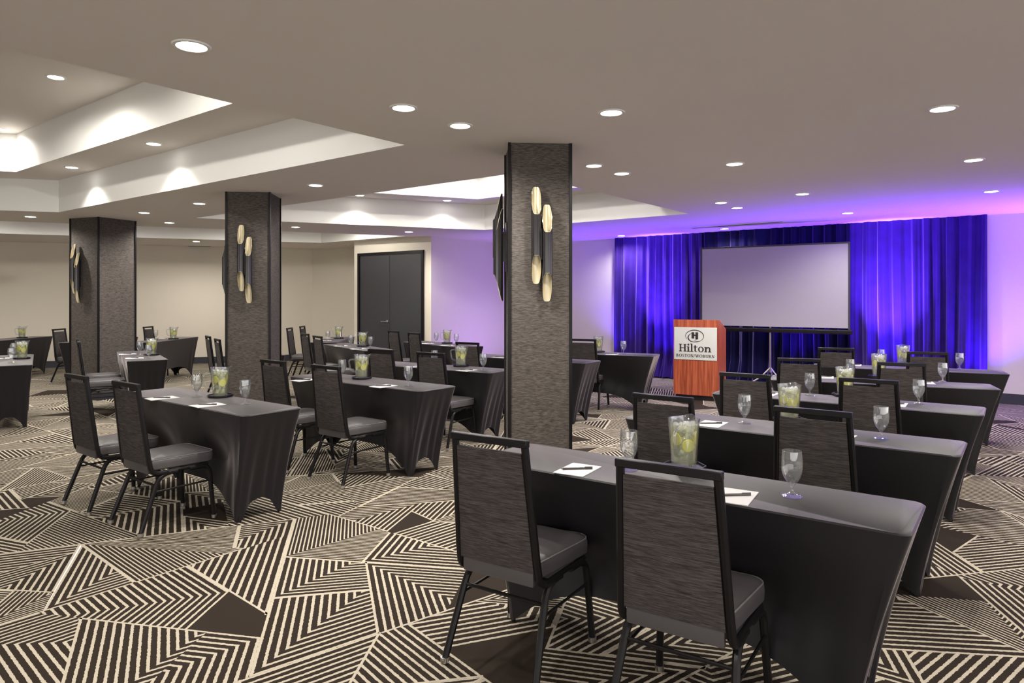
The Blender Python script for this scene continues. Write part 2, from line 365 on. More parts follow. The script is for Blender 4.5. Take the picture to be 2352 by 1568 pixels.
# ------------------------------------------------------------------ pillars and wall lamps
def sconce(label):
    t = thing('wall_lamp', label, 'wall lamp', group='twin-tube wall lamps on the pillars')
    # local: x along the wall, +y away from it, z up; origin at the centre of the fitting on the wall
    def cut(ny): s = (1+ny)/2; return s*s*(3-2*s)
    def shell(name, cx, zb, zt, r, m, flute=0.0, ins=0.0, parent=None):
        bm = B(); n = 72; lo, hi = [], []
        for k in range(n):
            a = 2*PI*k/n; ny = math.sin(a); rr = r*(1+(flute*math.cos(12*a) if flute else 0))
            zt_, zb_ = zt-0.215*cut(ny)+ins, zb+0.215*cut(ny)-ins
            lo.append((cx+rr*math.cos(a), 0.075+rr*ny, zb_)); hi.append((cx+rr*math.cos(a), 0.075+rr*ny, zt_))
        lv = [bm.verts.new(p) for p in lo]; hv = [bm.verts.new(p) for p in hi]
        r2 = r-0.0035 if flute else r-0.0015
        def inner(p): return (cx+(p[0]-cx)*r2/r, 0.075+(p[1]-0.075)*r2/r, p[2])
        li = [bm.verts.new(inner(p)) for p in lo]; hi_ = [bm.verts.new(inner(p)) for p in hi]
        for k in range(n):
            j = (k+1) % n
            bm.faces.new((lv[k], lv[j], hv[j], hv[k])); bm.faces.new((li[k], hi_[k], hi_[j], li[j]))
            bm.faces.new((hv[k], hv[j], hi_[j], hi_[k])); bm.faces.new((lv[k], li[k], li[j], lv[j]))
        return obj(name, bm, m, parent or t, smooth=True)
    for cx, dz in ((-0.042, -0.068), (0.042, 0.068)):
        o = shell('tube', cx, -0.37+dz, 0.37+dz, 0.039, M['tube'], 0.035)
        shell('brass_lining', cx, -0.37+dz, 0.37+dz, 0.0355, M['brass'], 0, 0.004, o)
    bm = B(); box(bm, -0.03, 0.03, 0, 0.012, -0.2, 0.2, 0.003, 1); box(bm, -0.012, 0.012, 0.0, 0.075, -0.12, 0.12); obj('mounting_bracket', bm, M['tube'], t)
    return t
SC = None
def pillar(fr, wdir, w, d, label, lamps):
    """fr = front-left corner, wdir = angle of the front face, w/d = face widths; lamps = list of (face, s, z, label)"""
    t = thing('pillar', label, 'pillar', (fr[0], fr[1], 0), wdir, 'weave-clad pillars')
    bm = B(); box(bm, 0.012, w-0.012, 0.012, d-0.012, 0, CZ); obj('fabric_panel', bm, M['pillar'], t)
    for x, y in ((0, 0), (w, 0), (0, d), (w, d)):
        bm = B(); box(bm, x-0.001 if x == 0 else x-0.022, x+0.022 if x == 0 else x+0.001, y-0.001 if y == 0 else y-0.022, y+0.022 if y == 0 else y+0.001, 0, CZ); obj('edge_trim', bm, M['frame'], t)
    bm = B(); box(bm, -0.004, w+0.004, -0.004, d+0.004, 0, 0.10); obj('plinth', bm, M['base'], t)
    R = Matrix.Rotation(wdir, 4, 'Z'); base = Vector((fr[0], fr[1], 0))
    for face, s, z, lab in lamps:
        global SC
        if face == 'front': p = base+R @ Vector((s, 0.010, z)); rz = wdir+PI
        elif face == 'left': p = base+R @ Vector((0.010, s, z)); rz = wdir+PI/2
        if SC is None: SC = sconce(lab); SC.location = p; SC.rotation_euler = (0, 0, rz)
        else: dup(SC, p, rz, lab)
pillar((-0.030, 5.34), 0.07, 0.50, 0.50, 'tall dark weave-clad pillar behind the nearest right table, largest pillar', [('front', 0.255, 1.93, 'twin-tube brass-lined lamp on the front of the largest pillar'), ('left', 0.27, 1.93, 'lamp seen edge-on jutting from the left side of the largest pillar')])
pillar((-3.246, 7.80), 0.085, 0.50, 0.50, 'dark weave-clad pillar in the middle, behind the near left table', [('front', 0.235, 1.90, 'twin-tube brass-lined lamp on the front of the middle pillar'), ('left', 0.27, 1.90, 'lamp seen edge-on jutting from the left side of the middle pillar')])
la = math.atan2(-0.38, 0.925)
lc = Vector((-6.12, 10.20)); ld = Vector((math.cos(la), math.sin(la)))
pillar(tuple(lc-ld*0.63), la, 0.63, 0.64, 'dark weave-clad pillar nearest the left edge of the picture', [('front', 0.215, 1.885, 'twin-tube lamp casting a shadow on the leftmost pillar')])

# ------------------------------------------------------------------ recessed ceiling lamps
def make_downlight(label):
    t = thing('downlight', label, 'ceiling light', group='round recessed ceiling lights')
    bm = B(); lathe(bm, [(0.066, -0.001), (0.070, -0.007), (0.084, -0.006), (0.089, 0.0)], 32); obj('trim_ring', bm, M['trimw'], t, smooth=True)
    bm = B(); lathe(bm, [(0.0, -0.010), (0.04, -0.009), (0.062, -0.005), (0.067, 0.0)], 32); obj('lens', bm, M['lens'], t, smooth=True)
    l = bpy.data.lights.new('lamp', 'SPOT'); l.energy = LAMP_W; l.color = (1.0, 0.95, 0.87); l.spot_size = math.radians(158); l.spot_blend = 0.75; l.shadow_soft_size = 0.05
    o = bpy.data.objects.new('lamp', l); C.objects.link(o); o.parent = t; o.location = (0, 0, -0.02)
    return t
DL = [(440, 105, CZ, 'largest ceiling light at the upper left of the broad flat ceiling'), (927, 247, CZ, 'ceiling light above and left of the big pillar, left of a pair'),
 (1057, 288, CZ, 'ceiling light just left of the top of the big pillar'), (1404, 258, CZ, 'ceiling light above and right of the big pillar'),
 (1687, 376, CZ, 'starry ceiling light right of the big pillar, alone mid-ceiling'), (1364, 380, CZ, 'ceiling light closest to the right side of the big pillar'),
 (1428, 398, CZ, 'ceiling light second from the right side of the big pillar'), (1656, 465, CZ, 'left of two close ceiling lights beyond the recess tip'),
 (1693, 477, CZ, 'right of two close ceiling lights beyond the recess tip'), (1843, 445, CZ, 'ceiling light above the top right corner of the screen'),
 (2165, 249, CZ, 'highest ceiling light at the upper right, silver rim showing'), (2236, 367, CZ, 'ceiling light at right, middle one of three in a column'),
 (2277, 439, CZ, 'small ceiling light at the far right above the curtain end'), (1947, 489, CZ, 'ceiling light in the violet glow over the screen'),
 (1664, 525, CZ, 'small ceiling light over the left end of the screen'), (1427, 541, CZ, 'tiny ceiling light at the left end of the blue curtain'),
 (725, 425, CZ, 'ceiling light on the flat band right of the middle pillar top'), (458, 467, CZ, 'ceiling light left of the middle pillar top'),
 (331, 488, CZ, 'starry ceiling light above the right corner of the leftmost pillar'), (389, 511, CZ, 'ceiling light low between the leftmost and middle pillars'),
 (70, 497, CZ, 'ceiling light left of the leftmost pillar'), (679, 521, CZ, 'starry ceiling light just right of the middle pillar'),
 (939, 532, CZ, 'ceiling light above the double door'), (451, 554, CZ, 'tiny ceiling light near the rear beige wall'),
 (128, 177, TZ, 'ceiling light on the highest recessed ceiling at upper left'), (5, 297, TZ, 'ceiling light in the high recess cut by the left edge'),
 (353, 330, LZ, 'right of two ceiling lights on the recess ledge at left'), (165, 384, LZ, 'left of two ceiling lights on the recess ledge at left'),
 (826, 448, LZ, 'ceiling light on the ledge of the centre recess, left one'), (1027, 460, LZ, 'ceiling light on the ledge of the centre recess, beside the big pillar')]
d0 = None
for px, py, z, lab in DL:
    p = at(px, py, z)
    if d0 is None: d0 = make_downlight(lab); d0.location = p
    else:
        r_ = dup(d0, p, 0, lab)
        if z == LZ:
            for ch in kids(r_):
                if ch.type == 'LIGHT': ch.data = ch.data.copy(); ch.data.spot_size = math.radians(118); ch.data.spot_blend = 1.0
for x, y, z in ((-3.7, 3.2, TZ), (-5.2, 6.6, TZ), (-3.0, 5.0, TZ), (-1.6, 9.9, TZ), (-0.55, 10.6, TZ), (0.8, 9.0, TZ), (-7.4, 12.0, LZ-0.12), (-5.2, 13.1, LZ-0.12), (-3.3, 13.3, LZ-0.12), (-9.4, 11.4, LZ-0.12)):  # unseen lamps added to brighten the sides of the recesses
    r_ = dup(d0, (x, y, z), 0, 'unseen ceiling light added inside a recess to brighten its sides', 'unseen ceiling lights added to brighten the recesses')
    for ch in kids(r_):
        if ch.type == 'LIGHT': ch.data = ch.data.copy(); ch.data.spot_size = math.radians(176); ch.data.spot_blend = 0.3; ch.data.energy = 75
for x, y in ((-3.2, -1.2), (-0.8, 0.6), (1.8, 1.0), (3.6, 3.1), (1.6, -1.5), (4.4, -1.0), (6.4, 1.6), (7.6, 4.6), (-8.4, 10.2), (-9.8, 12.3), (-12, 10.5)):
    dup(d0, (x, y, CZ), 0, 'ceiling light outside the picture', 'ceiling lights outside the picture')
# slim air slot in the ceiling over the curtain
a, b = at(1588, 523.5, CZ), at(1800, 508, CZ)
t = thing('ceiling_vent', 'slim white linear air slot in the ceiling above the curtain', 'vent', a, math.atan2(b.y-a.y, b.x-a.x)); Ln = (b-a).length
bm = B(); box(bm, 0, Ln, -0.045, 0.045, -0.006, 0); obj('frame', bm, M['trimw'], t)
bm = B(); box(bm, 0.02, Ln-0.02, -0.022, 0.022, -0.009, -0.006); obj('slot', bm, M['door'], t)
a, b = at(430, 564.5, CZ), at(486, 565.8, CZ)
t = thing('ceiling_vent', 'dark air grille in the ceiling near the rear beige wall', 'vent', a, math.atan2(b.y-a.y, b.x-a.x)); Ln = (b-a).length
bm = B(); box(bm, 0, Ln, -0.09, 0.09, -0.006, 0); obj('frame', bm, M['trimw'], t)
bm = B(); box(bm, 0.02, Ln-0.02, -0.07, 0.07, -0.009, -0.006); obj('slot', bm, M['door'], t)

# ------------------------------------------------------------------ curtain, screen, lectern
fd = Vector((K6[0]-K5[0], K6[1]-K5[1])).normalized(); fn = Vector((fd.y, -fd.x)); fa = math.atan2(fd.y, fd.x)
def s_at(px):
    """distance along the front wall (curtain plane) where the sight line of column px meets it"""
    o = Vector(K5)+fn*0.12; r = (px-1176)/F; return (r*o.y-o.x)/(fd.x-r*fd.y)
def curtain(name, s0, s1, label, m, seed, puddle=False, z1=CZ-0.01, off=0.12):
    rnd = random.Random(seed); o = Vector(K5)+fn*off; n = int((s1-s0)/0.010); bm = B(); rows = 26
    ph = [rnd.random()*7 for _ in range(6)]; grid = []
    for j in range(rows+1):
        v = j/rows; row = []
        for i in range(n+1):
            s = s0+(s1-s0)*i/n
            w = s+0.07*math.sin(2.9*s+ph[0])+0.035*math.sin(7.3*s+ph[1])+0.012*math.sin(3*v+ph[3]+s*3)
            a = math.sin(w*2*PI/0.20+ph[2]); a = math.copysign(abs(a)**0.75, a)
            f = 0.052*a+0.020*math.sin(w*2*PI/0.083+ph[4])+0.025*math.sin(w*2*PI/0.71+ph[5])
            f *= 0.55+0.45*min(1, v*1.4) if True else 1
            z = z1*(1-v)+0.012
            y = f
            if puddle and v > 0.86:
                q = (v-0.86)/0.14; y += 0.10*q*math.sin(9*s+ph[1])*abs(math.sin(23*s)) + 0.10*q; z = max(0.012, z+0.04*q*abs(math.sin(31*s+ph[0]))*(1-v+0.1)*4)
            row.append(bm.verts.new((s, -y, z)))
        grid.append(row)
    for j in range(rows):
        for i in range(n): bm.faces.new((grid[j][i], grid[j][i+1], grid[j+1][i+1], grid[j+1][i]))
    ob = obj(name, bm, m, smooth=False); 
    for p in ob.data.polygons: p.use_smooth = True
    ob.location = (o.x, o.y, 0); ob.rotation_euler = (0, 0, fa)
    return tag(ob, label, 'curtain', 'velvet curtains along the front wall')
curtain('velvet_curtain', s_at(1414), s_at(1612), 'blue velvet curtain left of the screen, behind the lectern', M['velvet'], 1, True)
curtain('velvet_curtain', s_at(1612), s_at(1952), 'blue velvet curtain behind the screen, coloured dark as in shade', M['velvet_shaded'], 2, True)
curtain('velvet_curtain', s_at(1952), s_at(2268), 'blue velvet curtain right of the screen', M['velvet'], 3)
# projection screen on a tripod
sl, sr = Vector((3.264, 11.94, 0)), Vector((5.20, 10.60, 0)); sa_ = math.atan2(sr.y-sl.y, sr.x-sl.x); sw = (sr-sl).length
t = thing('projection_screen', 'blank grey-white projection screen in front of the blue curtain', 'screen', sl, sa_)
zb, zt = 1.02, 2.385
bm = B(); box(bm, 0.03, sw-0.03, -0.004, 0.004, zb+0.03, zt-0.025); obj('screen_surface', bm, M['screen'], t)
bm = B(); box(bm, 0, 0.03, -0.010, 0.012, zb, zt, 0.002, 1); box(bm, sw-0.03, sw, -0.010, 0.012, zb, zt, 0.002, 1); box(bm, 0, sw, -0.012, 0.012, zt-0.025, zt, 0.002, 1); obj('black_border', bm, M['door'], t)
bm = B(); box(bm, -0.03, sw+0.03, -0.035, 0.035, zb-0.065, zb+0.005, 0.015, 2); obj('roller_case', bm, M['frame'], t)
bm = B(); tube(bm, [(sw/2-0.02, 0.05, 0.30), (sw/2-0.02, 0.05, zt)], 0.016, 10, 1); obj('pole', bm, M['steel'], t, smooth=True)
for a in (PI/2, PI/2+2.09, PI/2-2.09):
    bm = B(); tube(bm, [(sw/2-0.02, 0.05, 0.38), (sw/2-0.02+0.16*math.cos(a), 0.05+0.11*math.sin(a), 0.22), (sw/2-0.02+0.5*math.cos(a), 0.05+0.32*math.sin(a), 0.012)], 0.012, 8); obj('leg', bm, M['steel'], t, smooth=True)
# lectern
lp = Vector((2.435, 10.40, 0)); lt = thing('lectern', 'cherry-red wooden lectern with a silver sign in front of the curtain', 'lectern', lp, -0.53)
W_, D_ = 0.66, 0.50
def side_poly(y0, y1): return [(0, y0, 0.075), (0, y1, 0.075), (0, y1, 1.045), (0, y0+0.07, 1.195), (0, y0, 1.195)]
bm = B(); extr(bm, [(0, 0, 0.075), (W_, 0, 0.075), (W_, 0, 1.195), (0, 0, 1.195)], (0, 0.02, 0)); obj('front_panel', bm, M['wood'], lt)
for x in (0.0, W_-0.02):
    bm = B(); extr(bm, [(x, p[1]+0.0, p[2]) for p in side_poly(0.0205, D_)], (0.02, 0, 0)); obj('side_panel', bm, M['wood'], lt)
bm = B(); extr(bm, [(0.021, 0.09, 1.17), (0.021, D_, 1.03), (0.021, D_, 1.005), (0.021, 0.09, 1.145)], (W_-0.042, 0, 0)); obj('reading_top', bm, M['wood'], lt)
bm = B(); box(bm, 0.03, W_-0.03, 0.04, D_-0.02, 0, 0.074); obj('plinth', bm, M['kick'], lt)
bm = B(); box(bm, 0.021, W_-0.021, 0.03, D_-0.01, 0.5, 0.52); obj('shelf', bm, M['wood'], lt)
# sign plate with its lettering
bm = B(); box(bm, 0.012, W_-0.012, -0.007, -0.0005, 0.598, 1.082, 0.004, 2); plate = obj('sign_plate', bm, M['plate'], lt)
GY = -0.0095
def gx(bm, pts):  # flat glyph polygon with a little thickness
    extr(bm, [(x, GY, z) for x, z in pts], (0, 0.0028, 0))
def rect(bm, x0, z0, x1, z1): gx(bm, [(x0, z0), (x1, z0), (x1, z1), (x0, z1)])
def arc(bm, cx, cz, rx, rz, wx, wz, a0=0, a1=360, n=28, sh=0.0):
    """ring or arc, side thickness wx and top/bottom thickness wz; sh shifts the hole sideways"""
    A = [math.radians(a0+(a1-a0)*i/n) for i in range(n+1)]
    for a, b in zip(A, A[1:]):
        o = lambda q: (cx+rx*math.cos(q), cz+rz*math.sin(q)); i = lambda q: (cx+sh+(rx-wx)*math.cos(q), cz+(rz-wz)*math.sin(q))
        gx(bm, [o(a), o(b), i(b), i(a)])
def line(bm, x0, z0, x1, z1, w):
    gx(bm, [(x0-w/2, z0), (x0+w/2, z0), (x1+w/2, z1), (x1-w/2, z1)])
def glyph(bm, ch, x, z, h, s):
    """serif letter of cap height h at (x, z); s = stem width; returns the advance"""
    t_ = s*0.36; sf = s*0.55; X = h*0.68
    def stem(xc, z0, z1, top=True, bot=True):
        rect(bm, xc-s/2, z0, xc+s/2, z1)
        if top: rect(bm, xc-s/2-sf, z1-t_, xc+s/2+sf, z1)
        if bot: rect(bm, xc-s/2-sf, z0, xc+s/2+sf, z0+t_)
    if ch == 'H':
        stem(x+s, z, z+h); stem(x+s*4.1, z, z+h); rect(bm, x+s*1.3, z+h*0.5-t_/2, x+s*3.8, z+h*0.5+t_/2); return s*5.5
    if ch == 'i':
        stem(x+s, z, z+X, False); rect(bm, x-sf*0.2, z+X-t_, x+s, z+X); arc(bm, x+s, z+h*0.93, s*0.62, s*0.62, s*0.6, s*0.6, n=12); return s*2.3
    if ch == 'l':
        stem(x+s, z, z+h*1.08, False); rect(bm, x-sf*0.2, z+h*1.08-t_, x+s, z+h*1.08); return s*2.3
    if ch == 't':
        rect(bm, x+s*0.6, z+h*0.08, x+s*1.6, z+h*0.86); rect(bm, x, z+X-t_, x+s*2.6, z+X); arc(bm, x+s*1.75, z+s*0.85, s*1.15, s*0.85, s*0.8, t_, 180, 310, 10); return s*3.0
    if ch == 'o':
        arc(bm, x+s*2.0, z+X/2, s*1.95, X/2+t_*0.3, s*0.95, t_, n=32); return s*4.3
    if ch == 'n':
        stem(x+s, z, z+X, False); rect(bm, x-sf*0.2, z+X-t_, x+s, z+X); stem(x+s*3.6, z, z+X*0.62, False); arc(bm, x+s*2.6, z+X*0.6, s*1.5, X*0.42, s*1.0, t_*1.5, 0, 160, 14); return s*4.9
    if ch == 'B':
        stem(x+s, z, z+h, False, False); rect(bm, x, z+h-t_, x+s*2.2, z+h); rect(bm, x, z, x+s*2.2, z+t_); rect(bm, x+s, z+h*0.53-t_/2, x+s*2.2, z+h*0.53+t_/2)
        arc(bm, x+s*2.0, z+h*0.765, s*1.5, h*0.235, s, t_, -90, 90, 12); arc(bm, x+s*2.1, z+h*0.27, s*1.8, h*0.27, s, t_, -90, 90, 12); return s*4.9
    if ch == 'O': arc(bm, x+s*2.7, z+h/2, s*2.6, h/2, s, t_, n=32); return s*5.9
    if ch == 'S':
        arc(bm, x+s*1.9, z+h*0.745, s*1.5, h*0.255, s*0.8, t_, 40, 250, 14); arc(bm, x+s*1.9, z+h*0.265, s*1.6, h*0.265, s*0.8, t_, -140, 80, 14); line(bm, x+s*2.6, z+h*0.42, x+s*1.3, z+h*0.6, s*1.0); return s*4.1
    if ch == 'T':
        stem(x+s*2.3, z, z+h, False); rect(bm, x, z+h-t_, x+s*4.6, z+h); rect(bm, x, z+h*0.8, x+t_, z+h); rect(bm, x+s*4.6-t_, z+h*0.8, x+s*4.6, z+h); return s*5.0
    if ch == 'N':
        rect(bm, x+s*0.6, z, x+s*0.6+t_*1.2, z+h); rect(bm, x+s*4.0, z, x+s*4.0+t_*1.2, z+h); line(bm, x+s*4.0, z, x+s*0.9, z+h, s*1.1)
        rect(bm, x, z, x+s*1.6, z+t_); rect(bm, x, z+h-t_, x+s*1.2, z+h); rect(bm, x+s*3.4, z+h-t_, x+s*5.0, z+h); return s*5.5
    if ch == '/': line(bm, x+s*0.2, z-h*0.15, x+s*2.2, z+h*1.08, t_*1.4); return s*2.8
    if ch == 'W':
        line(bm, x+s*2.1, z, x+s*0.9, z+h, s); line(bm, x+s*2.1, z, x+s*3.5, z+h, t_*1.3); line(bm, x+s*4.8, z, x+s*3.6, z+h, s); line(bm, x+s*4.8, z, x+s*6.1, z+h, t_*1.3)
        for q in (0, 2.7, 5.3): rect(bm, x+s*q, z+h-t_, x+s*(q+1.7), z+h)
        return s*7.2
    if ch == 'U':
        rect(bm, x+s*0.5, z+h*0.3, x+s*1.5, z+h); rect(bm, x+s*3.9, z+h*0.3, x+s*3.9+t_*1.2, z+h); rect(bm, x, z+h-t_, x+s*2, z+h); rect(bm, x+s*3.3, z+h-t_, x+s*4.9, z+h)
        arc(bm, x+s*2.4, z+h*0.32, s*1.9, h*0.32, s*0.8, t_*1.2, 180, 360, 16); return s*5.4
    if ch == 'R':
        stem(x+s, z, z+h, False); rect(bm, x, z+h-t_, x+s*2.2, z+h); rect(bm, x+s, z+h*0.5-t_/2, x+s*2.2, z+h*0.5+t_/2); arc(bm, x+s*2.1, z+h*0.75, s*1.6, h*0.25, s, t_, -90, 90, 12)
        line(bm, x+s*4.2, z, x+s*2.4, z+h*0.5, s); rect(bm, x+s*3.7, z, x+s*5.0, z+t_); return s*5.2
    return s*3
def word(txt, x0, x1, z, h, s, name, lab):
    bm = B(); x = 0
    for ch in txt: x += glyph(bm, ch, x, 0, h, s)
    k = (x1-x0)/x
    for v in bm.verts: v.co.x = x0+v.co.x*k; v.co.z += z
    o = obj(name, bm, M['ink'], plate); o['label'] = lab
word('Hilton', 0.088, 0.572, 0.720, 0.112, 0.026, 'sign_lettering', 'large dark word on the sign')
word('BOSTON/WOBURN', 0.045, 0.618, 0.640, 0.042, 0.0092, 'sign_lettering', 'small capitals under the large word')
bm = B()
def swoosh(cx, cz, rx, rz, a0, a1, wmax, wmin, n=48, peak=0.5):
    A = [a0+(a1-a0)*i/n for i in range(n+1)]
    def P(q, k):
        u = (q-a0)/(a1-a0); w = wmin+(wmax-wmin)*math.sin(PI*u)**1.5; a = math.radians(q)
        return (cx+(rx-k*w)*math.cos(a), cz+(rz-k*w)*math.sin(a))
    for a, b in zip(A, A[1:]): gx(bm, [P(a, 0), P(b, 0), P(b, 1), P(a, 1)])
swoosh(0.322, 0.955, 0.138, 0.092, -60, 212, 0.012, 0.005)
swoosh(0.322, 0.955, 0.138, 0.092, -100, -60, 0.010, 0.006)
swoosh(0.300, 0.930, 0.082, 0.066, 100, 290, 0.016, 0.004)
swoosh(0.300, 0.930, 0.060, 0.050, -80, 100, 0.010, 0.004)
rect(bm, 0.277, 0.917, 0.316, 1.010); rect(bm, 0.335, 0.905, 0.374, 1.010); rect(bm, 0.316, 0.955, 0.335, 0.970)
o = obj('sign_emblem', bm, M['ink'], plate); o['label'] = 'oval ring emblem around a block letter'

# ------------------------------------------------------------------ covered tables
TL, TW, TH = 1.83, 0.457, 0.74
def cover_mesh(seed=0):
    bm = B(); rnd = random.Random(seed); l, w, r = TL/2, TW/2, 0.045; iu, iv = 0.165, 0.055
    out = []                                   # outline points: (x, y, corner weight)
    def seg(a, b, n): return [(a[0]+(b[0]-a[0])*i/n, a[1]+(b[1]-a[1])*i/n) for i in range(n)]
    def cor(cx, cy, a0, n=6): return [(cx+r*math.cos(a0+PI/2*i/n), cy+r*math.sin(a0+PI/2*i/n)) for i in range(n)]
    pts = seg((-l+r, -w), (l-r, -w), 44)+cor(l-r, -w+r, -PI/2)+seg((l, -w+r), (l, w-r), 18)+cor(l-r, w-r, 0)+seg((l-r, w), (-l+r, w), 44)+cor(-l+r, w-r, PI/2)+seg((-l, w-r), (-l, -w+r), 18)+cor(-l+r, -w+r, PI)
    rows = 22; grid = []; n = len(pts)
    for j in range(rows+1):
        t = j/rows; row = []
        for i, (x, y) in enumerate(pts):
            fx, fy = x/l, y/w
            # where this outline point ends at the hem
            along = abs(fx) if abs(abs(y)-w) < r*0.9 and abs(fx) < 0.95 else None
            long_side = abs(fy) > 0.8 and abs(fx) < (l-r)/l+1e-3
            if long_side: c = min(1.0, abs(fx)/0.95); arch = 0.21*(1-c**3.2)
            else: c = min(1.0, abs(fy)/0.80); arch = 0.13*(1-c**2.2)
            if arch < 0.004: arch = 0.0
            z = TH-(TH-0.006-arch)*t
            q = 1-(1-(TH-z)/TH)**1.35                 # inward pull with depth
            X = math.copysign(abs(x)-min(1, abs(fx)**1.0)*iu*q, x); Y = math.copysign(abs(y)-iv*q*min(1, abs(fy)+0.0), y)
            # stretch hollow between the feet
            if long_side:
                Y -= math.copysign(0.05*q*(1-abs(fx)**2), y)
                if y < 0: Y += 0.085*(math.exp(-((abs(x)-0.44)/0.27)**2))*math.exp(-((z-0.40)/0.17)**2)   # pushed in by the chair seats
            else: X -= math.copysign(0.035*q*(1-abs(fy)**2), x)
            # tension creases running to the feet
            cw = max(0, 1-min(abs(abs(x)-l), 0.35)/0.35) if long_side else 1
            cr = 0.008*cw*min(1, (TH-z)*2.2)*math.sin((abs(x)*34 if long_side else abs(y)*60+math.sin(y*11)*1.5)+rnd.random()*0.1+z*4)
            if long_side: Y += cr
            else: X += cr*0.9
            if j == 0: X, Y = x, y
            row.append(bm.verts.new((X, Y, z)))
        grid.append(row)
    # soft top edge
    ins = [bm.verts.new((x*(1-0.006/abs(x)) if abs(x) > 0.01 else x, y*(1-0.006/abs(y)) if abs(y) > 0.01 else y, TH+0.006)) for x, y in pts]
    for i in range(n):
        k = (i+1) % n; bm.faces.new((ins[i], ins[k], grid[0][k], grid[0][i]))
        for j in range(rows): bm.faces.new((grid[j][i], grid[j][k], grid[j+1][k], grid[j+1][i]))
    bm.faces.new(ins)
    return bm
def make_table(label):
    t = thing('covered_table', label, 'table', group='long narrow tables in black stretch covers')
    o = obj('stretch_cover', cover_mesh(3), M['cloth'], t, smooth=True)
    bm = B(); box(bm, -TL/2+0.02, TL/2-0.02, -TW/2+0.02, TW/2-0.02, TH-0.03, TH-0.002); obj('tabletop', bm, M['frame'], t)
    for sx in (-1, 1):
        for sy in (-1, 1):
            bm = B(); x, y = sx*(TL/2-0.19), sy*(TW/2-0.07); tube(bm, [(x, y, 0.0), (x, y, TH-0.035)], 0.011, 10); obj('leg', bm, M['frame'], t, smooth=True)
    return t
TAB = {  # centre x, y, yaw, label, phrase
'T1': (0.685, 2.944, -0.632, 'nearest and largest black-covered table at the lower right', 'the nearest right table'),
'T2': (1.579, 4.067, -0.645, 'second nearest black-covered table on the right side', 'the second nearest right table'),
'T3': (2.478, 5.224, -0.628, 'third nearest black-covered table on the right side', 'the third nearest right table'),
'T4': (3.360, 6.350, -0.42, 'fourth black-covered table on the right side, last but one', 'the fourth right table'),
'T5': (4.300, 7.550, -0.44, 'farthest black-covered table on the right side, nearest the screen', 'the farthest right table'),
'M1': (-2.327, 5.224, -0.659, 'nearest black-covered table left of centre, before the middle pillar', 'the near left table'),
'M2': (-1.341, 6.418, -0.658, 'black-covered table between the middle and big pillars, front one', 'the table between the pillars'),
'M3': (-0.858, 7.765, -0.58, 'black-covered table running behind the left of the big pillar', 'the table running behind the big pillar'),
'M4': (0.230, 8.843, -0.609, 'black-covered table whose right end shows just right of the big pillar', 'the table right of the big pillar'),
'M5': (1.120, 9.680, -0.42, 'black-covered table left of the lectern', 'the table left of the lectern'),
'D1': (-1.192, 11.605, -0.89, 'black-covered table before the violet wall, right of the double door', 'the table before the violet wall'),
'D2': (-2.474, 10.953, -0.969, 'black-covered table in front of the double door', 'the table before the double door'),
'D3': (-3.33, 12.90, -1.52, 'farthest black-covered table left of the double door', 'the far table left of the double door'),
'E1': (-5.010, 9.305, -0.991, 'black-covered table end-on, right of the leftmost pillar', 'the end-on table by the leftmost pillar'),
'E2': (-6.474, 12.886, -1.553, 'black-covered table by the rear wall between the left two pillars', 'the rear table between the left two pillars'),
'E0': (-7.67, 12.87, -1.553, 'black-covered table almost hidden behind the leftmost pillar', 'the table hidden behind the leftmost pillar'),
'F1': (-6.251, 8.605, -0.97, 'black-covered table cut by the left edge, nearer of two', 'the nearer table at the left edge'),
'F2': (-9.518, 13.118, -1.526, 'black-covered table cut by the left edge, farther by the rear wall', 'the farther table at the left edge'),
'G1': (-3.76, 10.02, -1.0, 'black-covered table almost hidden behind the middle pillar', 'the table hidden behind the middle pillar')}
t0 = None
for k, (x, y, a, lab, _) in TAB.items():
    if t0 is None: t0 = make_table(lab); t0.location = (x, y, 0); t0.rotation_euler = (0, 0, a)
    else: dup(t0, (x, y, 0), a, lab)

